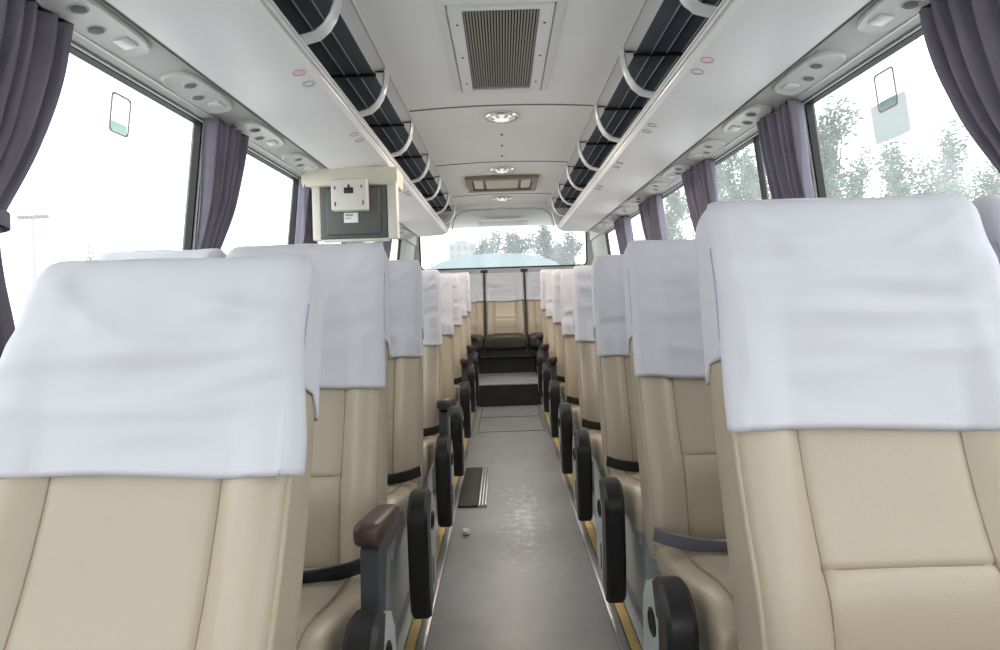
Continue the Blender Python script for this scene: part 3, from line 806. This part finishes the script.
# ------------------------------------------------------------------ luggage racks
RY1 = 6.80
br_left = [1.13, 1.88, 2.63, 3.38, 4.13, 4.88, 5.63, 6.38]
br_right = [1.05, 1.78, 2.50, 3.21, 3.93, 4.65, 5.37, 6.09]
for sg, brs in ((-1, br_left), (1, br_right)):
    word = 'left' if sg < 0 else 'right'
    t = thing('luggage_rack', (0, 0, 0), 'long overhead luggage rack with silver brackets along the %s side' % word, 'luggage rack')
    P = lambda pts: [(sg * x, z) for x, z in pts]
    m = MB()
    under = [(.640, 1.905), (.652, 1.888), (.70, 1.876), (.78, 1.868), (.88, 1.862), (.965, 1.858)]
    m.prism(P(under + [(.965, 1.90), (.70, 1.915), (.660, 1.925)]), Y0, RY1); m.build('bottom_panel', 'rack_panel', t, angle=25)
    m = MB()
    m.prism(P([(.640, 1.905), (.636, 1.925), (.640, 1.948), (.652, 1.955), (.662, 1.948), (.664, 1.92), (.652, 1.900)]), Y0, RY1 + .01); m.build('lip', 'silver', t, angle=25)
    m = MB(); m.tube([(sg * .634, Y0, 1.917), (sg * .634, RY1, 1.917)], .005, 8); m.tube([(sg * .636, Y0, 1.940), (sg * .636, RY1, 1.940)], .004, 8); m.build('lip_bead', 'rack_panel', t)
    m = MB(); m.prism(P([(.570, 2.128), (.70, 2.128), (.86, 2.12), (1.05, 2.08), (1.19, 1.98), (1.19, 1.915), (.70, 1.916), (.70, 1.905), (1.20, 1.90), (1.215, 1.98), (1.08, 2.10), (.87, 2.135), (.570, 2.145)]), Y0, RY1); m.build('lining', 'lining', t, angle=30)
    for x in (.635, .70, .765):
        m = MB(); m.tube([(sg * x, Y0, 2.124), (sg * x, RY1, 2.124)], .004, 6); m.build('rib', 'rib', t)
    m = MB(); m.prism(P([(.64, 1.90), (.60, 2.0), (.575, 2.12), (.60, 2.30), (1.25, 2.30), (1.25, 1.86), (.97, 1.86), (.70, 1.872)]), RY1, RY1 + .03); m.build('end_panel', 'rack_panel', t)
    for y in brs:
        b = MB(); path = [(.512, 2.142), (.515, 2.10), (.523, 2.058), (.538, 2.018), (.560, 1.985), (.590, 1.960), (.640, 1.947)]
        rings = []
        for i, (x, z) in enumerate(path):
            dx = path[min(i + 1, 6)][0] - path[max(i - 1, 0)][0]; dz = path[min(i + 1, 6)][1] - path[max(i - 1, 0)][1]
            l = math.hypot(dx, dz); nx, nz = -dz / l, dx / l
            hwid = .032
            rings.append([(sg * (x + nx * .010 * math.sin(a)), y + hwid * math.cos(a), z + nz * .010 * math.sin(a)) for a in [2 * PI * k / 12 for k in range(12)]])
        b.loft(rings); br = b.build('bracket', 'silver', t, angle=50)
        j = MB(); j.box(sg * .56, sg * .86, y - .005, y + .005, 2.112, 2.126); j.box(sg * .505, sg * .575, y - .004, y + .004, 2.132, 2.140); j.build('joint', 'black', br)
    for k, y in enumerate((2.02, 2.75, 3.5, 4.2)):
        for q, (dx, dy, mat) in enumerate(((.010, -.05, 'pink' if k == 0 else 'greyprint'), (.010, .05, 'greyprint'))):
            m = MB(); m.torus((sg * (.672 + dx), y + dy, 1.8790), .020, .0024, (sg * .24, 0, 1), 20, 6); m.build('seat_marker', mat, t)
    # service strip between rack and window
    m = MB(); m.prism(P([(.965, 1.862), (1.0, 1.872), (1.13, 1.845), (1.165, 1.832), (1.20, 1.834), (1.20, 1.90), (.965, 1.90)]), Y0, RY1 + .1)
    sv = m.build('service_strip', 'service', t, angle=20)
    for x, z in ((1.130, 1.843), (1.163, 1.831), (.985, 1.866)):
        m = MB(); m.tube([(sg * x, Y0, z), (sg * x, RY1, z)], .004, 6); m.build('groove', 'seamdark' if x < 1 or x > 1.15 else 'silver', sv)

# passenger service units (reading lights and air nozzles)
def unit(sg):
    t = thing('reading_light_unit', (0, 0, 0), 'x', 'reading light', None)
    ax = Vector((sg * .20, 0, .98)).normalized(); side = Vector((sg * .98, 0, -.20)).normalized()
    def O(u, v, h): p = side * u + Vector((0, v, 0)) - ax * h; return p
    m = MB(); pts = []
    for k in range(40):
        a = 2 * PI * k / 40; c, s = math.cos(a), math.sin(a)
        pts.append((.058 * math.copysign(abs(c) ** .5, c) , .185 * math.copysign(abs(s) ** .8, s)))
    m.loft([[O(u, v, -.004) for u, v in pts], [O(u, v, .006) for u, v in pts], [O(u * .93, v * .97, .011) for u, v in pts], [O(u * .80, v * .90, .008) for u, v in pts]])
    m.build('bezel', 'service_light', t)
    for u, v in ((-.012, -.085), (.014, .015)):
        m = MB(); m.lathe([(.026, -.01), (.026, -.002), (.021, .003), (.016, -.003)], O(u, v, .008), tuple(-ax), 18); nz = m.build('nozzle', 'service', t)
        m = MB(); m.lathe([(.017, 0), (.017, .0035), (.006, .006)], O(u, v, .0075), tuple(-ax), 14); m.build('louvre', 'seamdark', nz)
    m = MB(); m.rbox(-.020, .020, -.028, .028, -.004, .004, .003, 2); o = m.build('reading_lens', 'silver', t)
    o.matrix_local = Matrix.Translation(O(-.006, .105, .010)) @ Matrix(((side.x, 0, -ax.x), (0, 1, 0), (side.z, 0, -ax.z))).to_4x4()
    return t
for sg in (-1, 1):
    word = 'left' if sg < 0 else 'right'
    u0 = unit(sg); ys = [1.02 + .52 * k for k in range(11)]
    for k, y in enumerate(ys):
        t = u0 if k == 0 else copy_tree(u0)
        t.location = (sg * 1.062, y, 1.8565)
        t['label'] = 'reading light and air nozzle panel, number %s from the front above the %s windows' % (['one', 'two', 'three', 'four', 'five', 'six', 'seven', 'eight', 'nine', 'ten', 'eleven'][k], word)
        t['group'] = 'reading light panels under the racks'

# ------------------------------------------------------------------ curtains
def curtain(sg, y0, ytop, ymid, label, seed, tie=1.34, flare=None, kp=.8):
    rnd = random.Random(seed); t = thing('curtain', (sg * 1.14, y0, .80), label, 'curtain', 'mauve-grey window curtains')
    NU, NV = 70, 40; z1 = 1.832; z0 = .80; m = MB(); ph = rnd.uniform(0, 6); folds = rnd.uniform(5.5, 7)
    wob = [rnd.uniform(-.6, .6) for _ in range(6)]
    flare = flare if flare is not None else ymid * 1.5
    def P(i, j, back):
        u = i / NU; z = z1 + (z0 - z1) * j / NV
        k = sstep(tie, z1, z) if z > tie else sstep(tie, z0, z)
        width = ymid + ((ytop if z > tie else flare) - ymid) * k ** kp
        uu = u + .012 * math.sin(7 * u + 5 * z + ph)
        y = y0 + width * uu
        a = .030 * (.55 + .45 * k) * (1 + .3 * math.sin(3 * u + wob[0]))
        d = a * math.sin(2 * PI * folds * uu + ph + .9 * math.sin(3 * z + wob[1]) * (1 - .5 * u)) + .01 * math.sin(2 * PI * folds * 2.3 * uu + wob[2] * 4)
        lo = sstep(1.12, 1.55, z); x = xw(z) - .030 - .032 * lo - d * (.5 + .5 * lo) - .014 * (1 - k)
        return Vector((sg * (x - (.0025 if back else 0)) - sg * 1.14, y - y0, z - .80))
    rings = [[P(i, j, 0) for i in range(NU + 1)] + [P(i, j, 1) for i in range(NU, -1, -1)] for j in range(NV + 1)]
    m.loft(rings, True, True); m.build('cloth', 'curtain', t, angle=180)
    m = MB(); zt = tie - .80; w = ymid * .9
    ring = []
    for a in range(25):
        b = 2 * PI * a / 24
        ring.append((sg * (xw(tie) - .080 - .048 * math.cos(b)) - sg * 1.14, w * .5 + (w * .5 + .012) * math.sin(b), zt + .010 * math.cos(b)))
    m.ribbon(ring, (0, 0, 1), .035, .004); m.build('tieback', 'curtain', t)
    return t
curtain(-1, 1.17, .35, .205, 'grey curtain hanging before the large left window, beside the reclined seat', 1, 1.31, .37, kp=.6)
curtain(-1, 2.25, .28, .15, 'gathered grey curtain between the two big left windows', 2, 1.22)
curtain(-1, 3.33, .32, .18, 'grey curtain left of the hanging monitor', 3, 1.25)
curtain(-1, 4.43, .34, .16, 'grey curtain behind the hanging monitor on the left', 4, 1.25)
curtain(-1, 5.55, .34, .16, 'grey curtain nearest the rear window on the left', 5, 1.25)
curtain(1, 1.17, .40, .22, 'grey curtain hanging before the window beside the large front right seat', 6, 1.31, .27, kp=.6)
curtain(1, 2.25, .34, .25, 'wide gathered grey curtain left of the large right window', 7, 1.15)
curtain(1, 3.20, .48, .32, 'grey curtain second in line down the right windows', 8, 1.2)
curtain(1, 4.28, .48, .28, 'grey curtain third in line down the right windows', 9, 1.2)
curtain(1, 5.40, .45, .28, 'grey curtain nearest the rear window on the right', 10, 1.2)

# ------------------------------------------------------------------ hanging monitor
YM = 3.38
t = thing('hanging_monitor', (-.872, YM, 1.858), 'grey hanging monitor seen from behind in a cream bracket under the left rack', 'monitor')
m = MB(); rings = []
pts_top = []
for k in range(17):
    u = -1 + k / 8; x = u * .27
    y = -.10 + .05 * u * u            # bowed front
    pts_top.append((x, y))
def ringz(z, gx, gy): return [(x * gx, y * gy, z) for x, y in pts_top] + [(.27 * gx, .16, z), (-.27 * gx, .16, z)]
m.loft([ringz(.01, 1, 1), ringz(-.06, 1.0, 1.0), ringz(-.085, .975, .9), ringz(-.09, .9, .7)])
m.build('housing', 'cream', t, angle=30)
m = MB(); m.rbox(-.085, .115, -.125, -.02, -.235, -.062, .008); bx = m.build('mount_box', 'creamlight', t)
m = MB(); m.rbox(-.012, .040, -.129, -.122, -.143, -.110, .003); m.rbox(.010, .020, -.131, -.122, -.114, -.094, .002); m.build('socket', 'black', bx)
m = MB()
for x, z, s in ((-.062, -.083, .006), (.085, -.078, .006), (-.062, -.172, .009), (.092, -.168, .009)):
    z -= .028; m.rbox(x - .004, x + .004, -.128, -.122, z - s * 1.4, z + s * 1.4, .003, 2)
m.build('screw', 'darkgrey', bx)
m = MB(); m.rbox(-.165, .210, -.055, -.010, -.385, -.085, .010); m.rbox(-.13, .175, -.070, -.05, -.365, -.10, .010); sc = m.build('monitor_back', 'monitor', t); sc['label'] = 'dark grey back of the monitor'
m = MB(); m.rbox(-.03, .05, -.0735, -.069, -.298, -.242, .002, 2); st = m.build('label_sticker', 'white', sc)
m = MB(); m.box(-.022, .022, -.0745, -.073, -.262, -.250); m.box(-.022, .010, -.0745, -.073, -.276, -.270); m.build('print', 'scribble', st, smooth=False)
for x0, x1 in ((-.215, -.165), (.210, .265)):
    m = MB(); m.rbox(x0, x1, -.05, .02, -.39, -.07, .008); m.build('side_rail', 'creamlight', t)
m = MB(); m.rbox(-.165, .21, -.045, .015, -.40, -.382, .006); m.build('bottom_rail', 'creamlight', t)

# ------------------------------------------------------------------ outside
m = MB(); m.box(-250, 250, -120, 380, -1.30, -1.2)
structure(m.build('ground', 'ground'), 'pale concrete yard outside the bus', 'ground')
GZ = -1.2
def tree(p, top, width, seed, label, leaf='leaf_a', group='trees beyond the windows', n=7000, trunk=.10):
    rnd = random.Random(seed); base = Vector((p.x, p.y, GZ)); h = top - GZ
    t = thing('tree', base, label, 'tree', group)
    m = MB(); pts = [(rnd.uniform(-.03, .03) * k * h * .2, rnd.uniform(-.03, .03) * k * h * .2, h * .9 * k / 6) for k in range(7)]
    m.tube(pts, [trunk * (1 - .13 * k) for k in range(7)], 8)
    blobs = []
    for k in range(14):
        z = h * (.12 + .88 * (k + .5) / 14); prof = min(1, .50 + .9 * (1 - (z / h - .12) / .88) ** .8) * rnd.uniform(.75, 1.1)
        a = rnd.uniform(0, 6.28); rad = width / 2 * prof * rnd.uniform(.35, .75)
        blobs.append((Vector((math.cos(a) * rad, math.sin(a) * rad, z)), width / 2 * (.28 + .38 * prof) * rnd.uniform(.7, 1.1), h * .085 * rnd.uniform(.8, 1.3)))
        m.tube([(0, 0, z * .75), blobs[-1][0] * .6 + Vector((0, 0, z * .33)), blobs[-1][0]], [.05, .035, .015], 5)
    m.build('trunk', 'bark', t)
    m = MB()
    for i in range(n):
        c, r, rz = rnd.choice(blobs)
        d = Vector((rnd.gauss(0, 1), rnd.gauss(0, 1), rnd.gauss(0, 1))).normalized() * rnd.uniform(.35, 1.0)
        q = c + Vector((d.x * r, d.y * r, d.z * rz * 1.5)); s = width * rnd.uniform(.025, .055)
        u = Vector((rnd.gauss(0, 1), rnd.gauss(0, 1), rnd.gauss(0, 1))).normalized(); v = u.orthogonal().normalized(); 
        m.add([q - u * s, q + v * s * .55, q + u * s, q - v * s * .55], [(0, 1, 2, 3)])
    m.build('foliage', leaf, t, smooth=False)
    return t
def tree_at(px, ptop, Y, wpx, seed, label, **kw):
    p = W(px, ptop, Y); return tree(p, p.z, 1.15 * wpx * Y / FPX, seed, label, **kw)
tree_at(832, 116, 25, 62, 1, 'tallest leafy tree right of the curtain in the large right window')
tree_at(858, 160, 28, 40, 11, 'narrow low tree between the two taller ones in the large right window', n=5500)
tree_at(893, 150, 24, 48, 2, 'leafy tree below the blank sticker in the large right window')
tree_at(938, 146, 23, 56, 3, 'leafy tree right of the stickers in the large right window')
tree_at(993, 164, 22, 40, 4, 'leafy tree at the right edge of the photo')
tree_at(968, 182, 27, 44, 5, 'low tree second from the right edge of the photo', n=5500)
tree_at(742, 146, 30, 60, 6, 'leafy tree in the second right window')
tree_at(715, 165, 34, 50, 7, 'leafy tree beside the curtain edge in the second right window')
tree_at(670, 190, 38, 44, 8, 'leafy tree in the third right window', n=5500)
for i, (px, pt, wp, lb) in enumerate(((490, 240, 34, 'dense tree left of centre in the rear window'), (516, 237, 36, 'dense tree at the centre of the rear window'),
                                     (545, 233, 40, 'dense tree right of centre in the rear window'), (573, 238, 30, 'dense tree at the right end of the rear window'))):
    tree_at(px, pt, 42, wp, 30 + i, lb, leaf='leaf_b', n=5500)
tree_at(430, 256, 60, 16, 41, 'small distant tree at the left end of the rear window', leaf='leaf_b', n=500)
tree_at(92, 243, 70, 26, 42, 'small distant tree beside the floodlight mast on the left', leaf='leaf_b', n=500)
tree_at(112, 247, 75, 20, 43, 'small distant tree next to the pylon on the left', leaf='leaf_b', n=400)

# floodlight mast on the left
p = W(33, 219, 36); h = p.z - GZ
t = thing('floodlight_mast', (p.x, p.y, GZ), 'grey floodlight mast with four lamp heads outside the left window', 'light mast')
m = MB(); m.tube([(0, 0, 0), (0, 0, h * .5), (0, 0, h)], [.13, .11, .09], 10); m.build('pole', 'steel', t)
m = MB(); m.tube([(-.72, 0, h), (-.3, 0, h + .05), (.3, 0, h + .05), (.72, 0, h)], .035, 8); m.build('crossarm', 'steel', t)
for x in (-.72, -.26, .26, .72):
    m = MB(); m.rbox(x - .20, x + .20, -.15, .15, h + .0, h + .24, .06); m.build('lamp_head', 'darkgrey', t)
# pylon
p = W(123, 238, 90); h = p.z - GZ
t = thing('power_pylon', (p.x, p.y, GZ), 'thin distant lattice pylon outside the left window', 'pylon')
m = MB()
for sx, sy in ((-1, -1), (1, -1), (1, 1), (-1, 1)): m.tube([(sx * .7, sy * .7, 0), (sx * .12, sy * .12, h)], .06, 5)
for k in range(7):
    z0, z1 = h * k / 7, h * (k + 1) / 7; a, b = .7 - .58 * k / 7, .7 - .58 * (k + 1) / 7
    m.tube([(-a, -a, z0), (b, -b, z1)], .035, 4); m.tube([(a, -a, z0), (-b, -b, z1)], .035, 4)
m.build('lattice', 'steel', t)
m = MB()
for z, w_ in ((h * .93, .8), (h * .82, 1.0)): m.tube([(-w_, 0, z), (0, 0, z + .12), (w_, 0, z)], .05, 5)
m.build('crossarm', 'steel', t)
# distant tower block
p = W(462, 243, 150); wd = 27 * 150 / FPX; h = p.z - GZ
t = thing('apartment_block', (p.x, p.y, GZ), 'pale distant tower block left of the trees in the rear window', 'building')
m = MB(); m.box(-wd / 2, wd / 2, 0, 6, 0, h); m.box(-wd / 4, wd / 6, 1, 4, h, h + .7); m.build('wall', 'building', t, smooth=False)
for r_ in range(6):
    for c_ in range(4):
        x = -wd / 2 + wd * (c_ + .5) / 4; z = h - 1.4 - r_ * 2.2
        m = MB(); m.box(x - .45, x + .45, -.06, .02, z - .6, z + .6); m.build('window', 'winpane', t, smooth=False)
# pale blue vaulted shed
c = W(470, 254, 22); hx = 2.6
t = thing('vaulted_shed', (c.x + .9, 22, GZ), 'pale blue shed with arched roof behind the bus, low in the rear window', 'shed')
m = MB(); zt = c.z - GZ; arc = []
for k in range(25):
    a = PI * k / 24; arc.append((-hx * math.cos(a), zt - .9 + .9 * math.sin(a) ** .8))
m.prism(arc + [(hx, zt - 1.0), (-hx, zt - 1.0)], 0, 9, 'y'); m.build('roof', 'bluebuild', t)
m = MB(); m.box(-hx + .1, hx - .1, .2, 8.8, 0, zt - .95); m.build('wall', 'building', t, smooth=False)

# ------------------------------------------------------------------ light, camera, view
w = D.worlds.new('overcast'); SC.world = w; w.use_nodes = True
bg = w.node_tree.nodes['Background']; bg.inputs[0].default_value = (.965, .98, 1.0, 1); bg.inputs[1].default_value = 1.0

cam = D.cameras.new('camera'); co = D.objects.new('camera', cam); COL.objects.link(co)
co.location = CAM; co.rotation_euler = (PI / 2, ROLL, 0)
cam.sensor_width = 36; cam.lens = 36 * FPX / 1000; cam.shift_x = -.003; cam.shift_y = -.025; cam.clip_start = .02; cam.clip_end = 900
SC.camera = co
SC.view_settings.view_transform = 'Standard'; SC.view_settings.look = 'None'
SC.view_settings.gamma = 1; SC.view_settings.use_curve_mapping = False
SC.view_settings.exposure = 1.80
cy = SC.cycles
cy.max_bounces = 12; cy.diffuse_bounces = 8; cy.transparent_max_bounces = 16; cy.use_denoising = True
cy.caustics_reflective = False; cy.caustics_refractive = False
